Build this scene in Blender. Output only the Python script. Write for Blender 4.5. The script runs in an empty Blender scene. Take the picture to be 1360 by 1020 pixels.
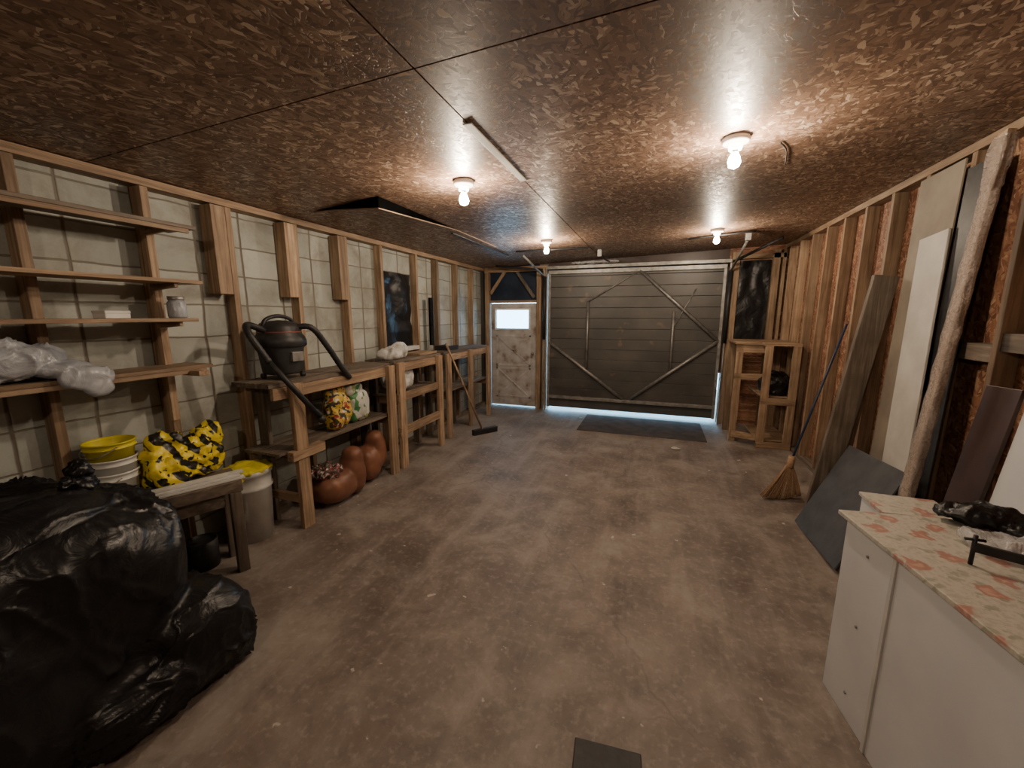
import bpy, bmesh, math, random
from mathutils import Vector, Matrix, noise, Euler
random.seed(7)
SC = bpy.context.scene

# ---------------------------------------------------------------- materials
def newmat(name):
    m = bpy.data.materials.new(name); m.use_nodes = True
    nt = m.node_tree; nt.nodes.clear()
    o = nt.nodes.new('ShaderNodeOutputMaterial'); b = nt.nodes.new('ShaderNodeBsdfPrincipled')
    nt.links.new(b.outputs[0], o.inputs[0])
    return m, nt, b
def N(nt, t, **kw):
    n = nt.nodes.new(t)
    for k, v in kw.items(): setattr(n, k, v)
    return n
def ramp(nt, fac, stops, interp='LINEAR'):
    r = N(nt, 'ShaderNodeValToRGB'); r.color_ramp.interpolation = interp
    el = r.color_ramp.elements
    while len(el) < len(stops): el.new(0.5)
    for e, (p, c) in zip(el, stops):
        e.position = p; e.color = (c[0], c[1], c[2], 1) if hasattr(c, '__len__') else (c, c, c, 1)
    nt.links.new(fac, r.inputs[0]); return r.outputs[0]
def mixc(nt, fac, a, b, mode='MIX'):
    n = N(nt, 'ShaderNodeMix', data_type='RGBA', blend_type=mode)
    for s, v in ((0, fac), (6, a), (7, b)):
        if isinstance(v, (int, float)): n.inputs[s].default_value = v
        elif isinstance(v, tuple): n.inputs[s].default_value = (v[0], v[1], v[2], 1)
        else: nt.links.new(v, n.inputs[s])
    return n.outputs[2]
def math_(nt, op, a, b=0.0):
    n = N(nt, 'ShaderNodeMath', operation=op)
    for s, v in ((0, a), (1, b)):
        if isinstance(v, (int, float)): n.inputs[s].default_value = v
        else: nt.links.new(v, n.inputs[s])
    return n.outputs[0]
def coords(nt, scale=(1, 1, 1), rot=(0, 0, 0), rnd=True):
    tc = N(nt, 'ShaderNodeTexCoord'); mp = N(nt, 'ShaderNodeMapping')
    mp.inputs['Scale'].default_value = scale; mp.inputs['Rotation'].default_value = rot
    src = tc.outputs['Object']
    if rnd:
        at = N(nt, 'ShaderNodeAttribute', attribute_name='rnd')
        v = N(nt, 'ShaderNodeVectorMath', operation='MULTIPLY_ADD')
        nt.links.new(at.outputs['Color'], v.inputs[0]); v.inputs[1].default_value = (7, 9, 11)
        nt.links.new(src, v.inputs[2]); src = v.outputs[0]
    nt.links.new(src, mp.inputs[0]); return mp.outputs[0]
def noisef(nt, vec, s, d=6, rough=.55, dist=0):
    n = N(nt, 'ShaderNodeTexNoise'); n.inputs['Scale'].default_value = s
    n.inputs['Detail'].default_value = d; n.inputs['Roughness'].default_value = rough
    n.inputs['Distortion'].default_value = dist
    nt.links.new(vec, n.inputs['Vector']); return n.outputs[0]
def bump(nt, b, h, st, dist=.01):
    n = N(nt, 'ShaderNodeBump'); n.inputs['Strength'].default_value = st; n.inputs['Distance'].default_value = dist
    nt.links.new(h, n.inputs['Height']); nt.links.new(n.outputs[0], b.inputs['Normal'])
def vary(nt, col, lo=.75, hi=1.15):
    at = N(nt, 'ShaderNodeAttribute', attribute_name='rnd')
    f = ramp(nt, at.outputs['Fac'], [(0, lo), (1, hi)])
    return mixc(nt, 1.0, col, f, 'MULTIPLY')
def nm(name, stops, s=5, scale=(1, 1, 1), rough=.6, bs=.2, met=0, d=5, dist=0, var=(.8, 1.1), rnd=True, spec=.4, bd=.01, coat=0):
    m, nt, b = newmat(name)
    v = coords(nt, scale, rnd=rnd); n = noisef(nt, v, s, d, dist=dist)
    c = vary(nt, ramp(nt, n, stops), *var)
    nt.links.new(c, b.inputs['Base Color']); b.inputs['Roughness'].default_value = rough
    b.inputs['Metallic'].default_value = met; b.inputs['Specular IOR Level'].default_value = spec
    b.inputs['Coat Weight'].default_value = coat
    if bs: bump(nt, b, n, bs, bd)
    return m
def wood(name, axis, dark, mid, light, rough=.65):
    m, nt, b = newmat(name)
    sc = [22, 22, 22]; sc[axis] = 1.2
    v = coords(nt, tuple(sc)); n = noisef(nt, v, 1.6, 5, .6, .6)
    c = ramp(nt, n, [(.3, dark), (.5, mid), (.68, light)])
    v2 = coords(nt, (3, 3, 3)); n2 = noisef(nt, v2, 1.5, 4)
    c = mixc(nt, ramp(nt, n2, [(.42, 0), (.75, .6)]), c, dark)
    c = vary(nt, c, .55, 1.1)
    nt.links.new(c, b.inputs['Base Color']); b.inputs['Roughness'].default_value = rough
    bump(nt, b, n, .25, .004); return m
D, M_, L = (.18, .112, .066), (.38, .255, .16), (.54, .395, .26)
WX, WY, WZ = [wood('pine_lumber_' + 'xyz'[i], i, D, M_, L) for i in range(3)]
D2, M2, L2 = (.075, .056, .042), (.17, .132, .10), (.27, .22, .175)
GX, GY, GZ = [wood('aged_lumber_' + 'xyz'[i], i, D2, M2, L2) for i in range(3)]
def osb(name, stops, plane, rough, sz=1.0, grime=(.55, .48, .45), bs=.6):
    m, nt, b = newmat(name)
    def lay(rot, k):
        r = [0, 0, 0]; r[plane] = rot
        v0 = coords(nt, (1, 1, 1), tuple(r))
        nz = N(nt, 'ShaderNodeTexNoise'); nz.inputs['Scale'].default_value = 18; nz.inputs['Detail'].default_value = 1
        nt.links.new(v0, nz.inputs['Vector'])
        va = N(nt, 'ShaderNodeVectorMath', operation='MULTIPLY_ADD')
        nt.links.new(nz.outputs['Color'], va.inputs[0]); va.inputs[1].default_value = (.035, .035, .035)
        nt.links.new(v0, va.inputs[2])
        mp = N(nt, 'ShaderNodeMapping'); s = [15 * sz, 15 * sz, 15 * sz]; s[(plane + 1) % 3] = 52 * sz
        s[plane] = 1
        mp.inputs['Scale'].default_value = s; mp.inputs['Location'].default_value = (k, k * 2, k * 3)
        nt.links.new(va.outputs[0], mp.inputs[0])
        vo = N(nt, 'ShaderNodeTexVoronoi'); vo.inputs['Scale'].default_value = 1.0
        nt.links.new(mp.outputs[0], vo.inputs['Vector'])
        sp = N(nt, 'ShaderNodeSeparateColor'); nt.links.new(vo.outputs['Color'], sp.inputs[0])
        return sp.outputs[0], sp.outputs[1]
    a, a2 = lay(.25, 0); c, c2 = lay(1.25, 3.3); e, e2 = lay(2.3, 7.7)
    m1 = math_(nt, 'GREATER_THAN', a2, .62); m2 = math_(nt, 'GREATER_THAN', c2, .52)
    def mixf(f, x, y):
        n = N(nt, 'ShaderNodeMix', data_type='FLOAT')
        nt.links.new(f, n.inputs[0]); nt.links.new(x, n.inputs[2]); nt.links.new(y, n.inputs[3]); return n.outputs[0]
    h = mixf(m1, mixf(m2, e, c), a)
    col = ramp(nt, h, stops)
    v2 = coords(nt); n2 = noisef(nt, v2, 1.3, 4, .6)
    col = mixc(nt, ramp(nt, n2, [(.38, .0), (.72, .6)]), col, mixc(nt, 1, col, grime, 'MULTIPLY'))
    col = vary(nt, col, .86, 1.1)
    nt.links.new(col, b.inputs['Base Color'])
    rr = ramp(nt, h, [(0, rough + .12), (1, rough - .1)]); nt.links.new(rr, b.inputs['Roughness'])
    bump(nt, b, h, bs, .004); return m
OSBC = osb('osb_ceiling_board', [(0, (.12, .068, .044)), (.42, (.20, .120, .080)), (.78, (.27, .172, .118)), (.90, (.42, .30, .21)), (1, (.60, .47, .35))], 2, .44, 1.42, (.55, .48, .45), .7)
OSBW = osb('osb_wall_board', [(0, (.14, .058, .033)), (.5, (.29, .135, .074)), (.85, (.37, .20, .12)), (1, (.52, .34, .21))], 0, .5, 1.3, (.42, .38, .36))
def floor_mat():
    m, nt, b = newmat('stained_concrete')
    v = coords(nt, rnd=False)
    n1 = noisef(nt, v, .75, 6, .6, .3); n2 = noisef(nt, v, 2.6, 9, .68, .35); n3 = noisef(nt, v, 26, 5, .65)
    c = ramp(nt, n1, [(.3, (.105, .080, .067)), (.5, (.172, .138, .116)), (.7, (.245, .205, .178))])
    c = mixc(nt, ramp(nt, n2, [(.48, 0), (.66, .75)]), c, (.32, .285, .25))
    c = mixc(nt, ramp(nt, n2, [(.32, .8), (.46, 0)]), c, (.078, .059, .050))
    c = mixc(nt, ramp(nt, n3, [(.52, 0), (.72, .5)]), c, (.36, .33, .295))
    vx = coords(nt, (6, .7, 1), (0, 0, -.25), rnd=False); n4 = noisef(nt, vx, 1.2, 5, .6)
    c = mixc(nt, ramp(nt, n4, [(.5, 0), (.75, .45)]), c, (.35, .31, .275))
    vo = N(nt, 'ShaderNodeTexVoronoi', feature='DISTANCE_TO_EDGE'); vo.inputs['Scale'].default_value = .42
    nz = N(nt, 'ShaderNodeTexNoise'); nz.inputs['Scale'].default_value = 3; nz.inputs['Detail'].default_value = 6
    nt.links.new(v, nz.inputs['Vector'])
    va = N(nt, 'ShaderNodeVectorMath', operation='MULTIPLY_ADD'); va.inputs[1].default_value = (.35, .35, .35)
    nt.links.new(nz.outputs['Color'], va.inputs[0]); nt.links.new(v, va.inputs[2]); nt.links.new(va.outputs[0], vo.inputs['Vector'])
    cr = ramp(nt, vo.outputs['Distance'], [(0, 1), (.003, 0)])
    c = mixc(nt, math_(nt, 'MULTIPLY', math_(nt, 'MULTIPLY', cr, .4), ramp(nt, n1, [(.45, 0), (.6, 1)])), c, (.05, .035, .028))
    sp = noisef(nt, v, 11, 3, .5); spm = ramp(nt, sp, [(.71, 0), (.73, .8)])
    c = mixc(nt, spm, c, (.50, .46, .42))
    nt.links.new(c, b.inputs['Base Color'])
    nt.links.new(ramp(nt, n2, [(.3, .46), (.7, .68)]), b.inputs['Roughness'])
    bump(nt, b, math_(nt, 'ADD', n2, math_(nt, 'MULTIPLY', n3, .3)), .25, .01); return m
FLOOR = floor_mat()
def block_mat():
    m, nt, b = newmat('painted_block')
    tc = N(nt, 'ShaderNodeTexCoord'); sx = N(nt, 'ShaderNodeSeparateXYZ'); nt.links.new(tc.outputs['Object'], sx.inputs[0])
    wob = noisef(nt, tc.outputs['Object'], 3, 3); wb = math_(nt, 'MULTIPLY', wob, .03)
    cb = N(nt, 'ShaderNodeCombineXYZ'); nt.links.new(math_(nt, 'ADD', sx.outputs[1], wb), cb.inputs[0]); nt.links.new(math_(nt, 'ADD', sx.outputs[2], wb), cb.inputs[1])
    def bk(w_, h_, ms):
        br = N(nt, 'ShaderNodeTexBrick', offset=0.0); nt.links.new(cb.outputs[0], br.inputs['Vector'])
        br.inputs['Scale'].default_value = 1; br.inputs['Brick Width'].default_value = w_; br.inputs['Row Height'].default_value = h_
        br.inputs['Mortar Size'].default_value = ms; br.inputs['Mortar Smooth'].default_value = .6; return br
    br = bk(.32, .21, .007)
    br.inputs['Color1'].default_value = (.47, .49, .45, 1); br.inputs['Color2'].default_value = (.35, .37, .34, 1)
    br.inputs['Mortar'].default_value = (.19, .17, .14, 1)
    b2 = bk(.32, 40, .013)
    n = noisef(nt, tc.outputs['Object'], 2.6, 7, .68, .3); n3 = noisef(nt, tc.outputs['Object'], 60, 4)
    c = mixc(nt, math_(nt, 'MULTIPLY', b2.outputs['Fac'], .75), br.outputs[0], (.13, .105, .08))
    c = mixc(nt, ramp(nt, n, [(.42, 0), (.66, .85)]), c, (.22, .205, .17))
    nt.links.new(c, b.inputs['Base Color']); b.inputs['Roughness'].default_value = .75
    h = math_(nt, 'SUBTRACT', math_(nt, 'MULTIPLY', n3, .15), br.outputs['Fac'])
    bump(nt, b, h, .5, .010); return m
BLOCK = block_mat()
def g(r, gg, b): return (r, gg, b)
BLKP = nm('black_plastic_bag', [(.3, g(.006, .006, .007)), (.7, g(.012, .012, .014))], 7, rough=.36, bs=.5, bd=.02, spec=.45, rnd=False, dist=1.4)
BLK = nm('black_rubber', [(.3, g(.012, .012, .013)), (.7, g(.035, .034, .034))], 20, rough=.5, bs=.1)
GAP_SHADE = nm('painted_gap_shade', [(.3, g(.002, .002, .002)), (.7, g(.004, .004, .004))], 5, rough=.95, bs=0, spec=0)  # near-black colour standing in for shade in the ceiling gap
DGR = nm('dark_grey_plastic', [(.3, g(.035, .037, .04)), (.7, g(.07, .072, .075))], 12, rough=.42, bs=.05)
WHT = nm('white_laminate', [(.3, g(.60, .61, .63)), (.7, g(.70, .71, .72))], 3, rough=.38, bs=.03, var=(.93, 1.03))
WPL = nm('white_plastic', [(.3, g(.56, .56, .54)), (.7, g(.72, .72, .69))], 6, rough=.4, bs=.05)
YEL = nm('yellow_plastic', [(.3, g(.66, .55, .02)), (.7, g(.82, .72, .05))], 5, rough=.4, bs=.05)
TERRA = nm('terracotta_glaze', [(.3, g(.17, .070, .042)), (.7, g(.29, .13, .08))], 6, rough=.38, bs=.15)
STEEL = nm('galvanised_steel', [(.3, g(.20, .19, .18)), (.7, g(.38, .37, .35))], 14, rough=.45, met=.6, bs=.1)
def gdoor():
    m, nt, b = newmat('garage_door_painted_metal'); v = coords(nt, (1, 1, 1), rnd=False); n = noisef(nt, v, 1.7, 6)
    c = ramp(nt, n, [(.3, (.048, .046, .043)), (.55, (.078, .073, .067)), (.8, (.12, .108, .094))])
    n2 = noisef(nt, v, 5, 3)
    c = mixc(nt, ramp(nt, n2, [(.66, 0), (.72, .5)]), c, (.22, .155, .10))
    c = vary(nt, c, .94, 1.04)
    nt.links.new(c, b.inputs['Base Color']); b.inputs['Roughness'].default_value = .45; b.inputs['Metallic'].default_value = .15; bump(nt, b, n, .15); return m
GDOOR = gdoor()
DOORM = nm('dirty_white_door', [(.30, g(.22, .15, .11)), (.42, g(.40, .37, .35)), (.7, g(.54, .54, .55))], 6, rough=.55, bs=.2, rnd=False)
NAVY = nm('dark_blue_poly', [(.3, g(.012, .02, .04)), (.7, g(.03, .045, .08))], 5, rough=.4, bs=.4, bd=.02)
RUG = nm('rubber_mat', [(.3, g(.045, .037, .034)), (.7, g(.10, .083, .072))], 8, rough=.8, bs=.5)
TAN = nm('tan_fibreboard', [(.3, g(.21, .175, .14)), (.7, g(.31, .265, .21))], 4, rough=.7, bs=.05)
CREAM = nm('cream_board', [(.3, g(.42, .40, .36)), (.7, g(.55, .53, .49))], 5, rough=.6, bs=.08)
SLATE = nm('slate_board', [(.3, g(.06, .062, .068)), (.7, g(.10, .103, .11))], 8, rough=.6, bs=.1)
DBRN = nm('dark_brown_laminate', [(.3, g(.035, .020, .017)), (.7, g(.07, .042, .035))], 5, rough=.4, bs=.05)
STRAW = nm('broom_straw', [(.3, g(.24, .14, .08)), (.7, g(.42, .28, .17))], 60, rough=.8, bs=0)
BLUE = nm('blue_handle', [(.3, g(.015, .03, .07)), (.7, g(.03, .06, .13))], 8, rough=.4)
RED = nm('red_label', [(.3, g(.2, .03, .02)), (.7, g(.3, .06, .04))], 8, rough=.4)
PAPER = nm('paper_white', [(.3, g(.62, .61, .60)), (.7, g(.75, .74, .72))], 8, rough=.7)
PORC = nm('porcelain', [(.3, g(.7, .68, .64)), (.7, g(.8, .78, .74))], 8, rough=.3)
def bagmat(name, base, marks, scale=9, wave=False):
    m, nt, b = newmat(name); v = coords(nt, rnd=False); c = base
    if wave:
        w = N(nt, 'ShaderNodeTexWave', bands_direction='DIAGONAL'); w.inputs['Scale'].default_value = 6
        w.inputs['Distortion'].default_value = .8; nt.links.new(v, w.inputs['Vector'])
        nn = noisef(nt, v, 5, 2)
        f = math_(nt, 'MULTIPLY', ramp(nt, w.outputs[1], [(.55, 0), (.58, 1)]), ramp(nt, nn, [(.47, 0), (.49, 1)]))
        c = mixc(nt, f, base, (.015, .014, .012))
    for i, mk in enumerate(marks):
        mp = N(nt, 'ShaderNodeMapping'); mp.inputs['Location'].default_value = (i * 3.1, i * 1.7, i * 2.3)
        nt.links.new(v, mp.inputs[0])
        n = noisef(nt, mp.outputs[0], scale, 1.5, .5)
        c = mixc(nt, ramp(nt, n, [(.60, 0), (.61, 1)]), c, mk)
    if isinstance(c, tuple): b.inputs['Base Color'].default_value = (*c, 1)
    else: nt.links.new(c, b.inputs['Base Color'])
    b.inputs['Roughness'].default_value = .35
    bump(nt, b, noisef(nt, v, 14, 5, .6, 1), .5, .012); return m
YBAG = bagmat('hazard_salt_bag', (.76, .60, .03), [(.015, .014, .012)], 26, True)
SEEDB = bagmat('seed_bag', (.60, .43, .07), [(.6, .58, .5), (.35, .05, .03), (.05, .05, .05), (.07, .06, .04)], 22)
GREENB = bagmat('fertiliser_bag', (.56, .56, .52), [(.06, .22, .07), (.25, .3, .1)], 9)
WBAG = bagmat('white_sack', (.56, .55, .54), [(.42, .41, .38)], 9)
FLOW = bagmat('artificial_flowers', (.07, .055, .04), [(.58, .48, .42), (.35, .06, .08)], 40)
def film(name, col, a, rough=.15, bscale=18):
    m, nt, b = newmat(name); v = coords(nt, rnd=False)
    n = noisef(nt, v, bscale, 4, .6, 1.2)
    b.inputs['Base Color'].default_value = (*col, 1); b.inputs['Roughness'].default_value = rough
    al = ramp(nt, n, [(.3, a * .7), (.7, min(1, a * 1.3))]); nt.links.new(al, b.inputs['Alpha'])
    bump(nt, b, n, 1, .02); return m
CLEAR = film('clear_poly_film', (.66, .66, .68), .45)
BUBW = film('bubble_wrap', (.62, .53, .48), .5, .15, 60)
GREYB = nm('grey_plastic_bag', [(.3, g(.25, .27, .31)), (.7, g(.44, .46, .50))], 8, rough=.22, bs=.7, bd=.02, rnd=False, dist=1)
GLASS = film('window_glass', (.8, .9, 1), .12, .05, 1)
def floral():
    m, nt, b = newmat('floral_contact_paper'); v = coords(nt, (1, 1, 1), rnd=False)
    nz = N(nt, 'ShaderNodeTexNoise'); nz.inputs['Scale'].default_value = 30; nz.inputs['Detail'].default_value = 4; nt.links.new(v, nz.inputs['Vector'])
    va = N(nt, 'ShaderNodeVectorMath', operation='MULTIPLY_ADD'); va.inputs[1].default_value = (.08, .08, 0)
    nt.links.new(nz.outputs['Color'], va.inputs[0]); nt.links.new(v, va.inputs[2])
    def spots(s, r, loc):
        mp = N(nt, 'ShaderNodeMapping'); mp.inputs['Scale'].default_value = (s, s, .01); mp.inputs['Location'].default_value = loc
        nt.links.new(va.outputs[0], mp.inputs[0])
        vo = N(nt, 'ShaderNodeTexVoronoi', voronoi_dimensions='2D'); vo.inputs['Scale'].default_value = 1; vo.inputs['Randomness'].default_value = .9
        nt.links.new(mp.outputs[0], vo.inputs['Vector'])
        return ramp(nt, vo.outputs['Distance'], [(r, 1), (r + .07, 0)])
    c = (.52, .49, .43)
    n = noisef(nt, v, 60, 4, .7); c = mixc(nt, ramp(nt, n, [(.48, 0), (.6, .6)]), c, (.35, .33, .28))
    c = mixc(nt, math_(nt, 'MULTIPLY', spots(14, .16, (.35, .2, 0)), .6), c, (.25, .26, .20))
    c = mixc(nt, math_(nt, 'MULTIPLY', spots(7.5, .19, (0, 0, 0)), .85), c, (.40, .18, .14))
    c = mixc(nt, math_(nt, 'MULTIPLY', spots(7.5, .05, (0, 0, 0)), .6), c, (.58, .40, .33))
    nt.links.new(c, b.inputs['Base Color']); b.inputs['Roughness'].default_value = .35; return m
FLORAL = floral()
def emis(name, col, s):
    m, nt, b = newmat(name); b.inputs['Base Color'].default_value = (*col, 1)
    b.inputs['Emission Color'].default_value = (*col, 1); b.inputs['Emission Strength'].default_value = s; return m
BULB = emis('lit_bulb_glass', (1, .81, .60), 1050)

# ---------------------------------------------------------------- builder
class B:
    def __init__(s, name):
        s.name = name; s.bm = bmesh.new(); s.mats = []; s.cl = s.bm.loops.layers.float_color.new('rnd')
    def mi(s, m):
        if m not in s.mats: s.mats.append(m)
        return s.mats.index(m)
    def _fin(s, faces, mat, smooth=False):
        i = s.mi(mat); gm = random.random(); r = (gm, (gm * 7.3) % 1, (gm * 3.1) % 1)
        for f in faces:
            f.material_index = i; f.smooth = smooth
            for l in f.loops: l[s.cl] = (*r, 1)
    def box(s, lo, hi, mat, M=None, bev=0.0):
        lo, hi = Vector(lo), Vector(hi)
        c = (lo + hi) / 2; d = hi - lo
        MM = (M or Matrix()) @ Matrix.Translation(c) @ Matrix.Diagonal((abs(d.x), abs(d.y), abs(d.z), 1))
        r = bmesh.ops.create_cube(s.bm, size=1, matrix=MM)
        fs = set(f for v in r['verts'] for f in v.link_faces)
        if bev:
            es = set(e for f in fs for e in f.edges)
            rb = bmesh.ops.bevel(s.bm, geom=list(es), offset=bev, segments=2, affect='EDGES', profile=.5)
            fs = set(f for f in rb['faces']) | set(f for f in fs if f.is_valid)
            vs = set(v for f in fs for v in f.verts); fs = set(f for v in vs for f in v.link_faces)
        s._fin(fs, mat); return s
    def beam(s, p0, p1, w, t, mat, side=(1, 0, 0), bev=.003):
        p0, p1 = Vector(p0), Vector(p1); z = (p1 - p0); Ln = z.length; z.normalize()
        x = Vector(side); x = (x - z * x.dot(z)).normalized(); y = z.cross(x)
        M = Matrix((x, y, z)).transposed().to_4x4(); M.translation = p0
        return s.box((-w / 2, -t / 2, 0), (w / 2, t / 2, Ln), mat, M, bev)
    def quad(s, pts, mat):
        vs = [s.bm.verts.new(p) for p in pts]; f = s.bm.faces.new(vs); s._fin([f], mat); return s
    def grid(s, fn, nu, nv, mat, smooth=True):
        vs = [[s.bm.verts.new(fn(i / nu, j / nv)) for j in range(nv + 1)] for i in range(nu + 1)]
        fs = [s.bm.faces.new((vs[i][j], vs[i + 1][j], vs[i + 1][j + 1], vs[i][j + 1])) for i in range(nu) for j in range(nv)]
        s._fin(fs, mat, smooth); return s
    def lathe(s, prof, c, mat, seg=32, M=None, sx=1, sy=1):
        M = (Matrix.Translation(Vector(c))) @ (M or Matrix()); rings = []
        for r, z in prof:
            if r < 1e-5: rings.append([s.bm.verts.new(M @ Vector((0, 0, z)))])
            else: rings.append([s.bm.verts.new(M @ Vector((r * sx * math.cos(2 * math.pi * k / seg), r * sy * math.sin(2 * math.pi * k / seg), z))) for k in range(seg)])
        fs = []
        for a, b in zip(rings, rings[1:]):
            for k in range(seg):
                k2 = (k + 1) % seg
                if len(a) == 1 and len(b) == 1: continue
                if len(a) == 1: fs.append(s.bm.faces.new((a[0], b[k2], b[k])))
                elif len(b) == 1: fs.append(s.bm.faces.new((a[k], a[k2], b[0])))
                else: fs.append(s.bm.faces.new((a[k], a[k2], b[k2], b[k])))
        s._fin(fs, mat, True); return s
    def tube(s, pts, r, mat, seg=10, sub=6, ridge=0, taper=None):
        P = [Vector(p) for p in pts]
        if sub > 1 and len(P) > 2:
            Q = []; E = [2 * P[0] - P[1]] + P + [2 * P[-1] - P[-2]]
            for i in range(1, len(E) - 2):
                for k in range(sub):
                    t = k / sub; a, b, c, d = E[i - 1], E[i], E[i + 1], E[i + 2]
                    Q.append(.5 * ((2 * b) + (c - a) * t + (2 * a - 5 * b + 4 * c - d) * t * t + (3 * b - a - 3 * c + d) * t ** 3))
            Q.append(P[-1]); P = Q
        rings = []; up = None
        for i, p in enumerate(P):
            t = (P[min(i + 1, len(P) - 1)] - P[max(i - 1, 0)]).normalized()
            if up is None: up = t.orthogonal().normalized()
            up = (up - t * up.dot(t)).normalized(); sd = t.cross(up)
            rr = r * (1 + (ridge if i % 2 else 0))
            if taper: rr *= taper(i / (len(P) - 1))
            rings.append([s.bm.verts.new(p + (up * math.cos(2 * math.pi * k / seg) + sd * math.sin(2 * math.pi * k / seg)) * rr) for k in range(seg)])
        fs = []
        for a, b in zip(rings, rings[1:]):
            for k in range(seg): fs.append(s.bm.faces.new((a[k], a[(k + 1) % seg], b[(k + 1) % seg], b[k])))
        fs.append(s.bm.faces.new(rings[0][::-1])); fs.append(s.bm.faces.new(rings[-1]))
        s._fin(fs, mat, True); return s
    def add_mesh(s, me, mat, M=None):
        n0 = len(s.bm.faces); s.bm.from_mesh(me)
        s.bm.faces.ensure_lookup_table(); fs = [s.bm.faces[i] for i in range(n0, len(s.bm.faces))]
        if M: bmesh.ops.transform(s.bm, matrix=M, verts=list(set(v for f in fs for v in f.verts)))
        s._fin(fs, mat, True); return s
    def done(s):
        bmesh.ops.recalc_face_normals(s.bm, faces=s.bm.faces[:])
        me = bpy.data.meshes.new(s.name)
        for m in s.mats: me.materials.append(m)
        s.bm.to_mesh(me); s.bm.free()
        o = bpy.data.objects.new(s.name, me); SC.collection.objects.link(o)
        return o
def organic(balls, voxel=.02, amp=0.0, sc=5.0, smooth=4, zmin=None, fold=0.0, seed=0, crumple=0.0, csc=5.0, crease=0.0, crs=1.0):
    """union of superellipsoids -> remeshed, smoothed, creased skin; returns mesh"""
    bm = bmesh.new()
    for c, r, e in balls:
        t = bmesh.ops.create_icosphere(bm, subdivisions=4, radius=1)
        for v in t['verts']:
            d = v.co.normalized(); k = (abs(d.x) ** e + abs(d.y) ** e + abs(d.z) ** e) ** (-1 / e)
            v.co = Vector((c[0] + d.x * k * r[0], c[1] + d.y * k * r[1], c[2] + d.z * k * r[2]))
    me = bpy.data.meshes.new('tmp'); bm.to_mesh(me); bm.free()
    o = bpy.data.objects.new('tmp', me); SC.collection.objects.link(o)
    m = o.modifiers.new('r', 'REMESH'); m.mode = 'VOXEL'; m.voxel_size = voxel
    if smooth:
        m = o.modifiers.new('s', 'SMOOTH'); m.iterations = smooth; m.factor = .6
    dg = bpy.context.evaluated_depsgraph_get(); dg.update()
    me2 = bpy.data.meshes.new_from_object(o.evaluated_get(dg))
    bpy.data.objects.remove(o); bpy.data.meshes.remove(me)
    nr = [v.normal.copy() for v in me2.vertices]
    for v, n_ in zip(me2.vertices, nr):
        p = v.co * sc + Vector((seed, seed * 2, seed))
        d = noise.noise(p) * amp
        if fold:
            q = p * 1.3 + noise.noise_vector(p * .7) * 1.2
            d += (abs(noise.noise(q)) ** .7 - .3) * -fold + (abs(noise.noise(q * 2.6)) - .2) * -fold * .45
        if crumple:
            q = v.co * csc + Vector((seed, seed, seed)) + noise.noise_vector(v.co * csc * .5) * .9
            q.z *= .6
            f1 = noise.voronoi(q)[0][0]; f2 = noise.voronoi(q * 2.3)[0][0]
            d += (f1 - .45) * crumple + (f2 - .45) * crumple * .38
        if crease:   # long, narrow, roughly downhill-running pleats
            w_ = noise.noise_vector(v.co * 2.0 + Vector((seed, 0, 0)))
            q = Vector((v.co.x * 7 + w_.x * 2.5, v.co.y * 7 + w_.y * 2.5, v.co.z * 2.2 + w_.z * 1.5)) * crs
            msk = max(0, min(1, .45 + 2.2 * noise.noise(v.co * 2.4 + Vector((9, seed, 3)))))
            a1 = 1 - min(1, abs(noise.noise(q)) * 5); a2 = 1 - min(1, abs(noise.noise(q * 2.1 + Vector((5, 5, 5)))) * 5)
            q3 = v.co * 11 * crs + w_ * 3; a3 = 1 - min(1, abs(noise.noise(q3)) * 4)
            d += crease * (a1 ** 2 * (.4 + .6 * msk) + .5 * a2 ** 2 * msk + .38 * a3 ** 2 * msk)
        v.co = v.co + n_ * d
        if zmin is not None and v.co.z < zmin: v.co.z = zmin
    return me2

def zc(x): return 2.38 + .035 * (x + 2.83)
XL, XR, YF, YB = -2.92, 1.69, 6.55, -3.0

# ---------------------------------------------------------------- room shell
B('floor').box((-3.1, YB - .1, -.1), (1.9, 9.5, 0), FLOOR).done()
B('wall_left').box((XL - .12, YB, 0), (XL, YF, 2.7), BLOCK).done()
w = B('wall_right')
y = YB
while y < YF:
    w.box((XR, y, 0), (XR + .1, min(y + 1.218, YF), 2.7), OSBW); y += 1.22
w.done()
B('wall_rear').box((XL - .12, YB - .1, 0), (XR + .1, YB, 2.7), OSBW).done()
w = B('wall_front')   # far wall, with door openings
w.box((XL - .12, YF, 0), (-2.75, YF + .1, 2.7), GDOOR)
w.box((-2.75, YF, 1.80), (-1.85, YF + .1, 2.7), NAVY)
w.box((-1.87, YF, 0), (-1.70, YF + .1, 2.7), GZ)
w.box((-1.70, YF, 2.27), (.93, YF + .1, 2.7), DBRN)
w.box((.93, YF, 0), (XR + .1, YF + .1, 2.7), OSBW)
w.box((.895, YF, .75), (.935, YF + .1, 2.3), DBRN)
w.done()
c = B('ceiling')
def pan(x0, x1, y0, y1):
    gx = .0035; P = []
    for z in (0, .012):
        P += [(x0 + gx, y0 + gx, zc(x0) + z), (x1 - gx, y0 + gx, zc(x1) + z), (x1 - gx, y1 - gx, zc(x1) + z), (x0 + gx, y1 - gx, zc(x0) + z)]
    for f in ((0, 1, 2, 3), (0, 4, 5, 1), (1, 5, 6, 2), (2, 6, 7, 3), (3, 7, 4, 0)): c.quad([P[i] for i in f], OSBC)
for xa, xb in ((XL, -.85), (-.85, XR)):
    ys = [YB, -1.1, .12, 1.36, 2.6, 3.82, 5.04, YF]
    for a, b_ in zip(ys, ys[1:]): pan(xa, xb, a, b_)
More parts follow.
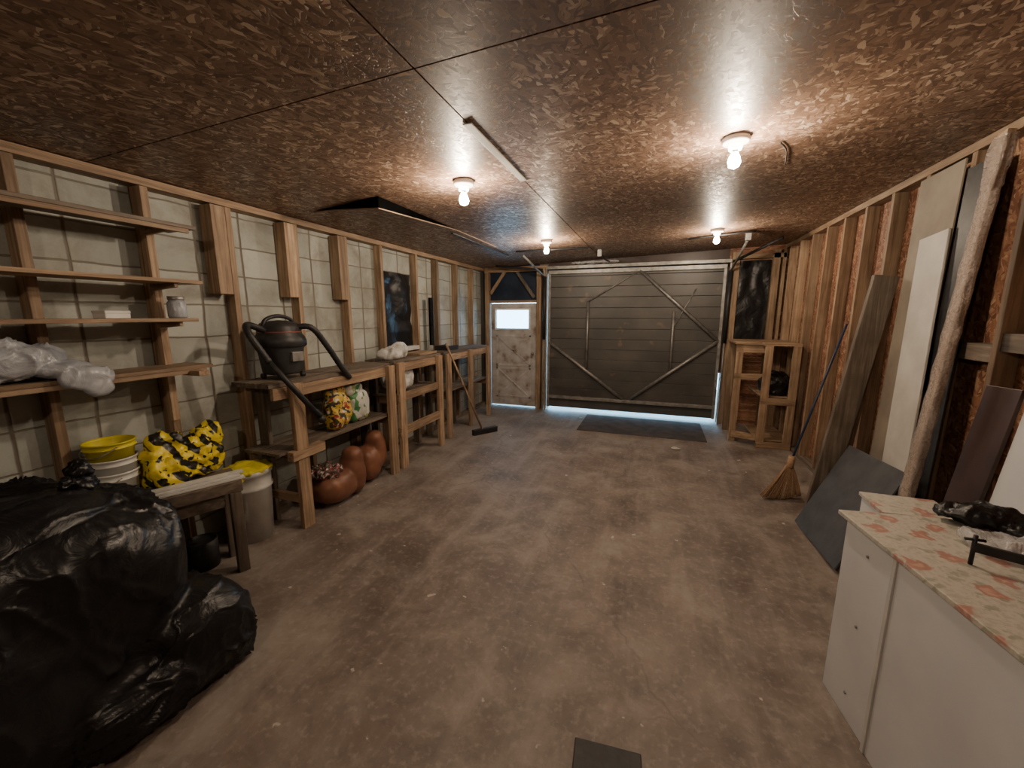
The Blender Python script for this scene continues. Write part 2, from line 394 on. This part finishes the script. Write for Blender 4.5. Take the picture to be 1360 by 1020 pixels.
c.quad([(XL - .1, YB - .1, zc(XL) + .02), (XR + .1, YB - .1, zc(XR) + .02), (XR + .1, YF + .1, zc(XR) + .02), (XL - .1, YF + .1, zc(XL) + .02)], DBRN)
# one sheet has come loose at its near edge: sagging board, the shade of the gap painted as black strips above it
def sag(u, v, k=0.0):
    x = -2.55 + .68 * u; y = 2.47 + 2.2 * v + .10 * (1 - u)
    dr = .075 * (u ** 1.2) * max(0, 1 - v * 1.9) + .010
    return (x, y, zc(x) - dr + k)
c.grid(sag, 10, 16, OSBC)
c.grid(lambda u, v: (sag(u, 0)[0], sag(u, 0)[1], sag(u, 0)[2] + .008 * v), 10, 1, WX)
c.grid(lambda u, v: (sag(1, u)[0], sag(1, u)[1], sag(1, u)[2] + .008 * v), 16, 1, WY)
c.grid(lambda u, v: (sag(u, 0)[0], sag(u, 0)[1] + .004, sag(u, 0)[2] + .007 + (zc(sag(u, 0)[0]) - sag(u, 0)[2] - .007) * v), 10, 1, GAP_SHADE)
c.grid(lambda u, v: (sag(1, u)[0] - .004, sag(1, u)[1], sag(1, u)[2] + .007 + (zc(sag(1, u)[0]) - sag(1, u)[2] - .007) * v), 16, 1, GAP_SHADE)
c.done()

# left framing
s = B('stud_framing')
st = [-2.4, -1.8, -1.2, -.6, 0, .55, 1.08, 1.60, 2.09, 2.64, 3.21, 3.74, 4.42, 4.92, 5.5, 6.05]
for y in st:
    s.box((XL + .001, y - .021, .04), (-2.83, y + .021, zc(-2.83) - .05), WZ, bev=.003)
for y in (2.0, 2.56, 3.13):
    s.box((XL + .01, y - .05, 1.74), (-2.80, y + .045, zc(-2.83) - .06), WZ, bev=.003)
s.box((XL + .001, YB, zc(-2.83) - .05), (-2.82, YF, zc(-2.9) - .002), WY)
s.box((XL + .001, YB, 0), (-2.83, YF, .04), GY)
s.done()
s = B('stud_framing')
y = -2.6
ry = []
while y < 6.4: ry.append(y); y += .407
for y in ry:
    s.box((1.60, y - .02, .04), (XR - .001, y + .02, zc(1.6) - .05), WZ, bev=.003)
s.box((1.595, YB, zc(1.6) - .052), (XR - .001, YF, zc(1.6) - .003), WY)
s.box((1.60, YB, 0), (XR - .001, YF, .04), GY)
for k in range(0, len(ry) - 1):
    zz = 1.36 if k % 2 else 1.42
    if ry[k] > 1.5 and ry[k] < 3: s.box((1.61, ry[k] + .02, zz), (XR - .001, ry[k + 1] - .02, zz + .09), GY)
s.done()
s = B('stud_framing')
for x0, x1 in ((-2.80, -2.73), (-1.88, -1.80), (-1.77, -1.70), (.95, 1.05), (1.45, 1.53), (1.56, 1.599)):
    s.box((x0, YF - .09, 0), (x1, YF - .001, zc(x0) - .06), WZ, bev=.003)
s.box((-2.73, YF - .05, 1.80), (-1.88, YF - .001, 1.84), WX)
s.box((-2.80, YF - .10, 2.30), (-1.70, YF - .06, 2.38), WX)
s.beam((-2.70, YF - .08, 1.95), (-2.42, YF - .08, 2.33), .05, .03, WZ)
s.beam((-1.92, YF - .08, 1.88), (-2.22, YF - .08, 2.3), .05, .03, GZ)
s.box((1.05, YF - .09, 2.36), (1.6, YF - .001, 2.42), WX)
s.box((1.05, YF - .09, 1.18), (1.6, YF - .001, 1.24), WX)
s.done()

w = B('window_1')
w.grid(lambda u, v: (-2.895 + .018 * noise.noise(Vector((u * 2, v * 7, 1))) + .01 * math.sin(u * 9 + v * 3), 3.84 + u * .52 + .01 * noise.noise(Vector((v * 6, 0, 2))), 1.22 + v * .86), 24, 30, BLKP)
w.box((XL + .001, 3.80, 1.17), (-2.82, 4.40, 1.22), WPL)
w.done()
w = B('window_2')
w.grid(lambda u, v: (1.06 + u * .38, YF - .03 + .015 * noise.noise(Vector((u * 4, v * 6, 1))), 1.26 + v * 1.08), 16, 24, BLKP)
w.done()
B('steel_angle_bar').box((-2.83, 4.66, 1.2), (-2.80, 4.74, 1.82), BLK, bev=.004).box((-2.83, 4.66, 1.2), (-2.76, 4.675, 1.82), BLK).done()

# man door
d = B('door_1')
yd = YF - .02
x0, x1 = -2.72, -1.89
wx0, wx1, wz0, wz1 = -2.62, -2.03, 1.37, 1.68
d.box((x0, yd, .02), (x1, yd + .04, wz0), DOORM); d.box((x0, yd, wz1), (x1, yd + .04, 1.79), DOORM)
d.box((x0, yd, wz0), (wx0, yd + .04, wz1), DOORM); d.box((wx1, yd, wz0), (x1, yd + .04, wz1), DOORM)
d.box((wx0, yd + .018, wz0), (wx1, yd + .022, wz1), GLASS)
for a, b_ in (((wx0 - .03, wz0 - .03), (wx1 + .03, wz0)), ((wx0 - .03, wz1), (wx1 + .03, wz1 + .03)), ((wx0 - .03, wz0), (wx0, wz1)), ((wx1, wz0), (wx1 + .03, wz1))):
    d.box((a[0], yd - .015, a[1]), (b_[0], yd, b_[1]), WPL, bev=.003)
for zz in (.16, .72):
    d.box((x0 + .1, yd - .01, zz), (x1 - .1, yd, zz + .03), DOORM); d.box((x0 + .1, yd - .01, zz + .5), (x1 - .1, yd, zz + .53), DOORM)
    d.box((x0 + .1, yd - .01, zz), (x0 + .13, yd, zz + .53), DOORM); d.box((x1 - .13, yd - .01, zz), (x1 - .1, yd, zz + .53), DOORM)
    d.beam((x0 + .12, yd - .005, zz + .02), (x1 - .12, yd - .005, zz + .51), .03, .012, DOORM)
    d.beam((x1 - .12, yd - .005, zz + .02), (x0 + .12, yd - .005, zz + .51), .03, .012, DOORM)
d.tube([(x1 - .05, yd, .95), (x1 - .05, yd - .05, .95)], .012, STEEL, sub=1)
d.lathe([(0, -.02), (.025, -.012), (.028, 0), (.02, .02), (0, .024)], (x1 - .05, yd - .07, .95), STEEL, 16)
d.done()

# garage door
d = B('door_2')
gy = 6.50; z = .06
while z < 2.26:
    h = min(.165, 2.29 - z)
    d.box((-1.68, gy, z), (.90, gy + .035, z + h - .003), GDOOR, bev=.004); z += .165
d.box((-1.68, gy + .036, .06), (.90, gy + .045, 2.29), GDOOR)
yb = gy - .025
def tb(a, b_, r=.017): d.tube([(a[0], yb, a[1]), (b_[0], yb, b_[1])], r, STEEL, 8, 1)
tb((-1.65, 1.15), (-.44, .27), .028); tb((-.34, .27), (.86, 1.22), .028)
tb((-.27, 2.26), (.86, 1.22), .024); tb((-.27, 2.26), (-1.05, 1.79), .010)
tb((-1.03, 1.80), (-1.03, .72), .02); tb((.24, 1.66), (.24, .76), .02); tb((.52, 1.97), (.24, 1.40), .01)
d.box((-1.68, yb - .02, .21), (.90, gy, .26), STEEL, bev=.004)
d.box((-1.68, yb - .02, 2.24), (.90, gy, 2.30), STEEL, bev=.004)
d.box((-1.68, yb - .015, .06), (-1.64, gy, 2.28), STEEL, bev=.003); d.box((.86, yb - .015, .06), (.90, gy, 2.28), STEEL, bev=.003)
d.done()
t = B('garage_door_hardware')
t.box((-1.69, 6.38, 2.31), (.94, 6.44, 2.36), STEEL, bev=.004)
for x in (-1.73, .935):
    t.beam((x, 6.43, .0), (x, 6.43, 2.33), .02, .05, STEEL)
    t.tube([(x, 6.42, 1.2), (x, 6.40, 2.2)], .028, BLK, 10, 20, .15)
    t.tube([(x, 6.41, 2.2), (x + .0, 5.3, zc(x) - .04)], .016, STEEL, 8, 1)
    t.tube([(x, 6.41, .5), (x, 6.41, 1.2)], .008, STEEL, 6, 1)
t.tube([(-1.73, 6.3, 2.30), (-2.45, 6.1, 2.36)], .018, BLK, 8, 1)
t.tube([(.93, 6.2, 2.30), (1.35, 5.7, zc(1.35) - .03)], .018, BLK, 8, 1)
t.tube([(-.75, 5.6, zc(-.75) - .02), (-.72, 5.8, 2.36), (-.70, 6.2, 2.37)], .012, BLK, 8, 4)
t.tube([(-1.75, 5.05, zc(-1.7) - .02), (-.85, 5.2, zc(-.85) - .03)], .012, BLK, 8, 1)
t.tube([(.3, 5.3, zc(.3) - .02), (.95, 5.1, zc(.95) - .03)], .010, BLK, 8, 1)
t.box((-.78, 5.55, zc(-.8) - .09), (-.73, 5.62, zc(-.8) - .005), STEEL)
t.box((.88, 5.2, zc(.9) - .10), (.93, 5.26, zc(.9) - .005), STEEL)
t.done()
B('crumpled_plastic_film').add_mesh(organic([((-1.0, 6.32, 2.385), (.30, .05, .022), 2), ((-.75, 6.30, 2.385), (.2, .05, .025), 2)], .012, .01, 12, 2, None, .02), CLEAR).done()

t = B('ceiling_batten')
t.box((-.872, 1.78, zc(-.872) - .007), (-.828, 2.60, zc(-.872) - .001), CREAM, bev=.002); t.done()
t = B('ceiling_conduit')
t.tube([(.56, 2.62, zc(.56) - .008), (.62, 2.75, zc(.62) - .009), (.68, 3.0, zc(.68) - .009)], .004, BLK, 6, 5)
t.beam((-1.95, 3.7, zc(-2) - .016), (-1.95, 5.3, zc(-2) - .014), .03, .012, BLK)
t.done()
def bulb(x, y):
    z = zc(x) - .003; b_ = B('ceiling_light_bulb')
    b_.lathe([(0, 0), (.062, 0), (.066, -.012), (.058, -.028), (.034, -.036), (.030, -.058), (0, -.058)], (x, y, z), PORC, 28)
    b_.lathe([(0, -.055), (.014, -.055), (.015, -.072)], (x, y, z), STEEL, 16)
    b_.lathe([(.015, -.070), (.024, -.090), (.031, -.115), (.024, -.137), (0, -.148)], (x, y, z), BULB, 10)
    b_.done()
for x, y in ((-1.20, 2.45), (.33, 2.47), (-1.23, 4.62), (.56, 4.95), (-.6, -.9)): bulb(x, y)  # last bulb is unseen, added behind the camera as fill light

# ---------------------------------------------------------------- left side furniture
s = B('storage_shelving')
for i, z in enumerate((2.11, 1.80, 1.58, 1.30)):
    s.box((-2.825, -1.0, z - .02), (-2.58, 1.70 - (.05 if i == 2 else 0), z), WY if i != 0 else GY, bev=.002)
    if i in (0, 3): s.box((-2.60, -1.0, z - .045), (-2.58, 1.66, z - .021), WY, bev=.002)
    for y in (1.60, .55):
        s.beam((-2.81, y - .035, z - .045), (-2.60, y - .035, z - .03), .02, .03, WX, (0, 1, 0))
s.box((-2.829, 1.56, .95), (-2.79, 1.60, zc(-2.83) - .06), WZ, bev=.002)
s.box((-2.82, 1.56, 1.245), (-2.50, 1.62, 1.275), WX, bev=.002)
s.done()
j = B('mason_jar')
j.lathe([(0, 0), (.042, 0), (.046, .01), (.046, .085), (.036, .10), (.036, .108)], (-2.68, 1.60, 1.581), GREYB, 24)
j.lathe([(.038, .104), (.040, .106), (.040, .125), (0, .126)], (-2.68, 1.60, 1.581), STEEL, 24); j.done()
j = B('paper_box')
M = Matrix.Translation((-2.70, 1.30, 1.581)) @ Matrix.Rotation(.2, 4, 'Z')
j.box((-.04, -.06, 0), (.04, .06, .030), PAPER, M, .003); j.box((-.042, -.062, .024), (.042, .062, .04), WPL, M, .003); j.done()
B('grey_plastic_sack').add_mesh(organic([((-2.69, .84, 1.385), (.11, .24, .08), 2.8), ((-2.68, .80, 1.45), (.08, .16, .05), 2.2), ((-2.64, 1.04, 1.345), (.08, .12, .045), 2.2), ((-2.565, 1.10, 1.30), (.03, .10, .05), 2.2), ((-2.545, 1.13, 1.25), (.015, .05, .04), 2)], .008, .02, 7, 2, None, .008, 0, .008, 10, .020), GREYB).done()

def bench(b_, y0, y1, zt, zm, x0=-2.82, x1=-2.46, posts=None, top=GY):
    n = 3; wd = (x1 - x0) / n
    for k in range(n): b_.box((x0 + k * wd + .002, y0, zt - .035), (x0 + (k + 1) * wd - .002, y1 + .02 * math.sin(k * 3), zt), top, bev=.003)
    b_.box((x1 - .02, y0 + .02, zt - .12), (x1 + .01, y1 - .02, zt - .036), WY, bev=.003)
    for y in posts:
        b_.box((x1 + .011, y - .05, 0), (x1 + .05, y + .05, zt - .02), WZ, bev=.003)
        b_.box((x0 - .0, y - .02, 0), (x0 + .09, y + .02, zt - .036), GZ, bev=.003)
        b_.box((x0 + .05, y + .021, zm - .11), (x1 + .01, y + .06, zm - .02), WX, bev=.003)
    for k in range(n): b_.box((x0 + k * wd + .003, y0 + .03, zm - .02), (x0 + (k + 1) * wd - .003, y1 - .02, zm), top, bev=.003)
b_ = B('workbench')
bench(b_, 1.96, 3.30, 1.13, .62, posts=(2.15, 3.25))
b_.box((-2.46, 2.05, .55), (-2.40, 2.35, .62), WY, bev=.003)
b_.box((-2.82, 2.11, .20), (-2.42, 2.15, .26), WX, bev=.003)
b_.done()
b_ = B('workbench')
bench(b_, 3.36, 4.30, 1.14, .78, posts=(3.42, 4.20), x1=-2.46)
b_.beam((-2.43, 3.36, .40), (-2.43, 4.22, .40), .09, .035, WY, (0, 0, 1))
b_.box((-2.46, 3.36, .72), (-2.42, 4.25, .80), WY, bev=.003)
b_.done()
b_ = B('workbench')
bench(b_, 4.45, 5.85, 1.13, .62, posts=(4.50, 5.15, 5.8), x1=-2.50)
b_.done()
B('plank_offcut').box((-2.75, 3.9, 1.141), (-2.5, 4.28, 1.165), WY, bev=.003).done()
B('tool_tray').box((-2.78, 4.7, 1.131), (-2.58, 5.0, 1.14), BLK).box((-2.78, 4.7, 1.14), (-2.77, 5.0, 1.19), BLK).box((-2.59, 4.7, 1.14), (-2.58, 5.0, 1.19), BLK).box((-2.77, 4.7, 1.14), (-2.59, 4.71, 1.19), BLK).done()

# shop vacuum
v = B('shop_vacuum')
cx, cy, cz = -2.64, 2.24, 1.131
for k in range(4):
    a = math.pi / 4 + k * math.pi / 2
    v.lathe([(0, 0), (.018, .004), (.022, .02), (.018, .036), (0, .04)], (cx + .13 * math.cos(a), cy + .13 * math.sin(a), cz), BLK, 12)
v.lathe([(0, .035), (.12, .035), (.135, .05), (.155, .22), (.165, .235), (.165, .25), (.16, .255)], (cx, cy, cz), DGR, 36)
v.lathe([(.168, .235), (.178, .245), (.176, .285), (.165, .31), (.15, .33), (.145, .38), (.12, .41), (.06, .425), (0, .43)], (cx, cy, cz), BLK, 36)
v.lathe([(.147, .338), (.150, .341), (.149, .348), (.145, .351)], (cx, cy, cz), RED, 30)
v.tube([(cx - .0, cy - .13, cz + .36), (cx, cy - .11, cz + .43), (cx, cy, cz + .46), (cx, cy + .11, cz + .43), (cx, cy + .13, cz + .36)], .014, BLK, 8, 6)
v.box((cx + .13, cy - .05, cz + .13), (cx + .165, cy + .05, cz + .2), STEEL, bev=.004)
v.tube([(cx + .10, cy + .05, cz + .38), (cx + .19, cy + .12, cz + .37), (cx + .21, cy + .24, cz + .22), (cx + .21, cy + .38, cz + .03), (cx + .20, cy + .47, cz - .06)], .021, BLK, 12, 14, .12)
v.tube([(cx + .02, cy - .14, cz + .36), (cx + .05, cy - .28, cz + .40), (cx + .12, cy - .33, cz + .34), (cx + .20, cy - .27, cz + .15)], .021, BLK, 12, 14, .12)
v.tube([(cx + .20, cy - .27, cz + .15), (cx + .32, cy + .00, cz - .28)], .020, BLK, 12, 1)
v.tube([(cx + .32, cy + .00, cz - .28), (cx + .328, cy + .02, cz - .32)], .027, BLK, 12, 1)
v.done()
B('seed_bag').add_mesh(organic([((-2.56, 2.66, .78), (.085, .11, .16), 3.5), ((-2.56, 2.66, .95), (.03, .11, .05), 3)], .010, .02, 8, 2, .622, .01, 1, .03, 12), SEEDB).done()
B('fertiliser_bag').add_mesh(organic([((-2.60, 2.93, .77), (.08, .12, .15), 3.5), ((-2.56, 2.88, .94), (.03, .10, .05), 3)], .010, .02, 8, 2, .622, .01, 2, .03, 12), GREENB).done()
B('white_sack').add_mesh(organic([((-2.62, 3.62, .93), (.14, .19, .14), 2.6), ((-2.62, 3.72, 1.02), (.10, .10, .05), 2)], .012, .02, 8, 2, .781, .01, 3, .04, 9), WBAG).done()
B('plastic_carrier_bag').add_mesh(organic([((-2.60, 3.50, 1.19), (.11, .14, .06), 2.4), ((-2.58, 3.64, 1.22), (.08, .10, .08), 2)], .010, .02, 8, 2, 1.142, .01, 4, .05, 12), WBAG).done()

# terracotta planters (squat open body with a rounded raised bust)
p = B('terracotta_planter')
p.add_mesh(organic([((-2.57, 2.56, .14), (.18, .20, .14), 2.4), ((-2.52, 2.74, .19), (.12, .10, .19), 2.6), ((-2.51, 2.75, .33), (.098, .085, .11), 2.4)], .012, .004, 6, 4, .001), TERRA)
p.add_mesh(organic([((-2.58, 2.49, .29), (.11, .13, .045), 2)], .01, .03, 22, 0, None, .0, 3, .06, 22), FLOW); p.done()
p = B('terracotta_planter')
p.add_mesh(organic([((-2.60, 3.02, .17), (.15, .13, .17), 2.4), ((-2.56, 3.13, .27), (.105, .085, .18), 2.6), ((-2.56, 3.12, .38), (.09, .078, .10), 2.4)], .012, .004, 6, 4, .001), TERRA); p.done()

b_ = B('push_broom')
b_.tube([(-2.14, 4.80, .06), (-2.43, 4.38, 1.25)], .013, WZ, 10, 1)
M = Matrix.Translation((-2.12, 4.84, 0)) @ Matrix.Rotation(math.radians(55), 4, 'Z')
b_.box((-.19, -.03, .045), (.19, .03, .075), BLK, M, .004)
for k in range(38):
    for q in (-.02, 0, .02):
        x = -.183 + k * .0099
        b_.box((x - .0035, q - .006, .0), (x + .0035, q + .006, .047), BLK, M)
b_.done()

Mb = Matrix.Translation((-2.62, 1.42, 0)) @ Matrix.Rotation(math.radians(-24), 4, 'Z')
b_ = B('sawhorse_bench')
b_.box((-.12, -.48, .53), (.17, .30, .60), GY, Mb, .004)
for x, y in ((.14, .26), (-.09, .26), (.14, -.40), (-.09, -.40)):
    b_.box((x - .03, y - .03, 0), (x + .03, y + .03, .529), GZ, Mb, .004)
b_.box((.10, -.46, .44), (.135, .21, .529), GY, Mb, .004); b_.done()
b_ = B('white_trim_boards')
for k, (dx, dz, l) in enumerate(((.13, 0, .02), (.08, 0, -.03), (.12, .013, 0), (.06, .013, .03), (.10, .026, -.06))):
    b_.box((dx - .024, -.55, .601 + dz), (dx + .024, .30 + l, .613 + dz), WPL, Mb, .002)
b_.done()
def bucket(name, x, y, z, r, h, mat, handle=True):
    k = B(name); t_ = .86
    k.lathe([(0, .0), (r * t_, 0), (r * (t_ + .10), h * .72), (r * 1.04, h * .74), (r * 1.04, h * .77), (r * .98, h * .78), (r, h * .93), (r * 1.05, h * .94), (r * 1.05, h), (r * .97, h), (r * .95, h * .9), (r * .82, .01), (0, .01)], (x, y, z), mat, 36)
    if handle:
        k.tube([(x + r * 1.05, y - r * .2, z + h * .85), (x + r * .95, y - r * .9, z + h * .6), (x - r * .1, y - r * 1.1, z + h * .5), (x - r * .9, y - r * .75, z + h * .62), (x - r, y - r * .1, z + h * .85)], .003, STEEL, 6, 6)
    return k
k = bucket('white_bucket', -2.75, 1.22, .602, .100, .16, WPL); k.done()
bucket('white_bucket', -2.75, 1.22, .70, .103, .14, WPL, False).done()
bucket('yellow_bucket', -2.75, 1.22, .80, .104, .13, YEL).done()
B('salt_bag').add_mesh(organic([((-2.68, 1.52, .70), (.09, .20, .09), 5), ((-2.68, 1.50, .80), (.06, .18, .05), 3.5), ((-2.67, 1.66, .84), (.045, .07, .08), 3), ((-2.66, 1.42, .86), (.04, .08, .05), 3)], .008, .03, 8, 1, .616, .015, 6, .05, 12, .014), YBAG).done()
k = bucket('storage_bucket', -2.69, 1.91, .001, .145, .52, WPL, False)
k.add_mesh(organic([((-2.69, 1.91, .52), (.15, .15, .03), 2.4), ((-2.64, 1.78, .48), (.06, .05, .05), 2)], .010, .01, 12, 1, None, .02), YEL)
k.done()
B('galvanised_tub').box((-2.82, .85, .60), (-2.62, 1.06, .70), STEEL, None, .01).done()
B('paint_can').lathe([(0, 0), (.085, 0), (.085, .18), (.078, .182), (.078, .175), (0, .175)], (-2.66, 1.54, .001), BLK, 28).done()

gb = organic([((-2.20, .62, .42), (.42, .44, .45), 3.8), ((-2.26, .50, .74), (.36, .40, .21), 3.6), ((-1.96, .99, .20), (.30, .23, .22), 2.6), ((-1.90, .84, .13), (.24, .27, .15), 2.6), ((-2.38, .2, .5), (.4, .4, .44), 3.4)], .0105, .07, 2.2, 5, .001, .012, 9, .025, 3.0, .028, .85)
b_ = B('garbage_bag').add_mesh(gb, BLKP)
b_.add_mesh(organic([((-2.16, .84, .92), (.035, .05, .05), 2), ((-2.16, .85, .98), (.045, .03, .035), 2)], .006, .01, 20, 2, None, .01, 2, .01, 20, .012, 2.5), BLKP)
b_.done()

# ---------------------------------------------------------------- right side
r = B('shelf_unit')
for x, y in ((1.00, 5.62), (1.00, 6.15), (1.27, 5.42), (1.55, 5.42), (1.55, 6.2)):
    r.box((x - .04, y - .02, 0), (x + .04, y + .02, 1.24), WZ, bev=.003)
for y in (5.40, 5.58, 5.76, 5.94, 6.10): r.box((1.22 if y < 5.5 else .95, y, 1.24), (1.595, y + .17, 1.27), WX, bev=.003)
for z in (.64, .10):
    for y in (5.44, 5.62, 5.80, 5.98): r.box((1.24, y, z - .02), (1.595, y + .17, z), WX, bev=.003)
    r.box((1.23, 5.40, z - .10), (1.59, 5.42, z - .02), WX, bev=.003)
r.box((.96, 5.60, .80), (1.28, 5.62, .88), WX, bev=.003)
r.box((.96, 5.60, 1.14), (1.28, 5.62, 1.235), WX, bev=.003)
r.beam((.99, 5.6, .1), (1.25, 5.5, .1), .08, .03, WX, (0, 0, 1))
r.done()
B('black_tarp_bundle').add_mesh(organic([((1.41, 5.60, .78), (.16, .15, .14), 2.6)], .012, .03, 10, 2, .642, .02, 2, .03, 10), BLKP).done()
B('door_rug').box((-.97, 5.42, .0), (.70, 6.36, .006), RUG, None, .002).done()
m_ = B('floor_mat')
Mm = Matrix.Translation((-.2, 1.28, 0)) @ Matrix.Rotation(math.radians(5), 4, 'Z')
m_.box((0, -.55, 0), (.24, 0, .012), BLK, Mm, .004)
for k in range(5): m_.box((.025 + k * .042, -.52, .012), (.04 + k * .042, -.03, .015), BLK, Mm)
m_.done()
B('cement_chip').add_mesh(organic([((.31, 5.0, .012), (.06, .03, .012), 2)], .008, .01, 30, 0, .0), CREAM).done()

q = B('weathered_plank'); q.beam((1.27, 3.60, .01), (1.50, 3.60, 1.87), .145, .045, GZ, (1, 0, 0), .004); q.done()
q = B('weathered_plank'); q.beam((1.40, 3.70, .01), (1.55, 3.70, 1.84), .09, .04, WZ, (1, 0, 0), .004); q.done()
q = B('tan_fibreboard_sheet'); q.beam((1.515, 3.29, .01), (1.585, 3.33, 2.46), .41, .010, TAN, (0, 1, 0), .002); q.done()
q = B('dark_panel'); q.beam((1.53, 2.96, .01), (1.588, 3.0, 2.40), .20, .008, BLK, (0, 1, 0), .002); q.done()
q = B('cream_board'); q.beam((1.475, 3.08, .01), (1.560, 3.25, 2.08), .27, .014, CREAM, (0, 1, 0), .003); q.done()
q = B('slate_sheet'); q.beam((1.13, 3.15, .01), (1.43, 3.20, .66), .70, .012, SLATE, (0, 1, 0), .003); q.done()
q = B('bubble_wrapped_pole')
q.beam((1.25, 2.55, .0), (1.485, 2.68, 2.44), .06, .035, WZ, (0, 1, 0), .003)
P0, P1 = Vector((1.25, 2.55, .02)), Vector((1.48, 2.68, 2.42))
def wrap(u, v):
    c_ = P0.lerp(P1, v); a = 2 * math.pi * u
    ca, sa = math.cos(a), math.sin(a)
    k_ = (abs(ca) ** 4 + abs(sa) ** 4) ** (-1 / 4)
    r_ = 1 + .22 * noise.noise(Vector((ca, sa, v * 26))) + (.8 if v > .9 else 0) * abs(noise.noise(Vector((ca * 2, sa * 2, v * 12))))
    return (c_.x + .024 * k_ * ca * r_, c_.y + .038 * k_ * sa * r_, c_.z)
q.grid(wrap, 24, 140, BUBW)
q.done()
q = B('brown_laminate_panel'); q.beam((1.34, 2.40, .01), (1.53, 2.46, 1.27), .20, .016, DBRN, (0, 1, 0), .002); q.done()
q = B('white_panel'); q.beam((1.38, 2.19, .01), (1.55, 2.24, 1.24), .22, .016, WHT, (0, 1, 0), .002); q.done()

b_ = B('corn_broom')
b_.tube([(1.20, 4.02, .30), (1.57, 4.30, 1.52)], .009, BLUE, 10, 1)
b_.tube([(1.19, 4.00, .26), (1.21, 4.03, .36)], .028, STRAW, 10, 1)
for k in range(170):
    a = random.uniform(-1, 1); c2 = random.uniform(-1, 1)
    b_.tube([(1.195 + .015 * a, 4.01 + .01 * c2, .30), (1.17 + .09 * a, 3.97 + .02 * c2 + .03 * a, .16), (1.12 + .17 * a, 3.90 + .03 * c2 + .07 * a, .004 + .03 * abs(a))], .0042, STRAW, 4, 3)
b_.done()

Md = Matrix.Translation((.77, 1.90, 0)) @ Matrix.Rotation(math.radians(8), 4, 'Z')
d = B('white_cabinet')
d.box((.012, -.31, .0), (.64, -.015, .785), WHT, Md, .002)
d.box((.0, -1.50, .0), (.62, -.314, .785), WHT, Md, .002)
d.box((-.006, -.318, .0), (.012, -.302, .785), WPL, Md, .001)
d.box((-.012, -1.52, .787), (.66, .01, .805), FLORAL, Md, .003)
for zz in (.1, .4, .7): d.lathe([(0, -.001), (.006, -.001), (.005, .003), (0, .004)], Md @ Vector((.010, -.16, zz)), STEEL, 10, Matrix.Rotation(math.radians(-90), 4, 'Y'))
d.done()
d = B('storage_cabinet')
d.box((.98, 2.06, 0), (1.24, 2.26, .74), WHT, None, .003); d.box((.97, 2.05, .742), (1.25, 2.27, .76), FLORAL, None, .003); d.done()
B('black_netting_bundle').add_mesh(organic([((1.22, 1.93, .84), (.14, .08, .035), 2), ((1.32, 1.86, .83), (.09, .08, .03), 2)], .008, .03, 14, 0, .807, .02, 3, .03, 16, .02, 1.6), BLKP).done()
B('clear_plastic_bag').add_mesh(organic([((1.20, 1.70, .832), (.13, .09, .022), 2), ((1.12, 1.74, .83), (.06, .06, .02), 2)], .008, .02, 12, 1, .807, .01, 5, .04, 16), CLEAR).done()
k = B('bar_clamp')
z = .807
k.beam((1.00, 1.60, z + .06), (1.22, 1.50, z + .06), .030, .012, BLK, (0, 0, 1), .002)
k.box((1.15, 1.44, z + .045), (1.38, 1.56, z + .055), BLK, None, .002)
k.tube([(1.00, 1.60, z), (1.00, 1.60, z + .10)], .006, BLK, 8, 1)
k.tube([(.975, 1.60, z + .085), (1.025, 1.60, z + .085)], .005, BLK, 8, 1)
k.tube([(1.22, 1.50, z + .002), (1.22, 1.50, z + .10)], .010, BLK, 8, 1)
k.box((1.19, 1.47, z), (1.25, 1.53, z + .02), BLK, None, .003)
k.done()

w = bpy.data.worlds.new('World'); SC.world = w; w.use_nodes = True
w.node_tree.nodes['Background'].inputs[0].default_value = (.34, .70, 1, 1)
w.node_tree.nodes['Background'].inputs[1].default_value = 14
cam = bpy.data.cameras.new('camera'); co = bpy.data.objects.new('camera', cam); SC.collection.objects.link(co)
cam.sensor_width = 36; cam.sensor_fit = 'HORIZONTAL'; cam.lens = 530 / 1360 * 36; cam.clip_start = .02
co.location = (0, 0, 1.6); co.rotation_euler = (math.radians(90 - 9.85), 0, math.radians(19.64))
SC.camera = co
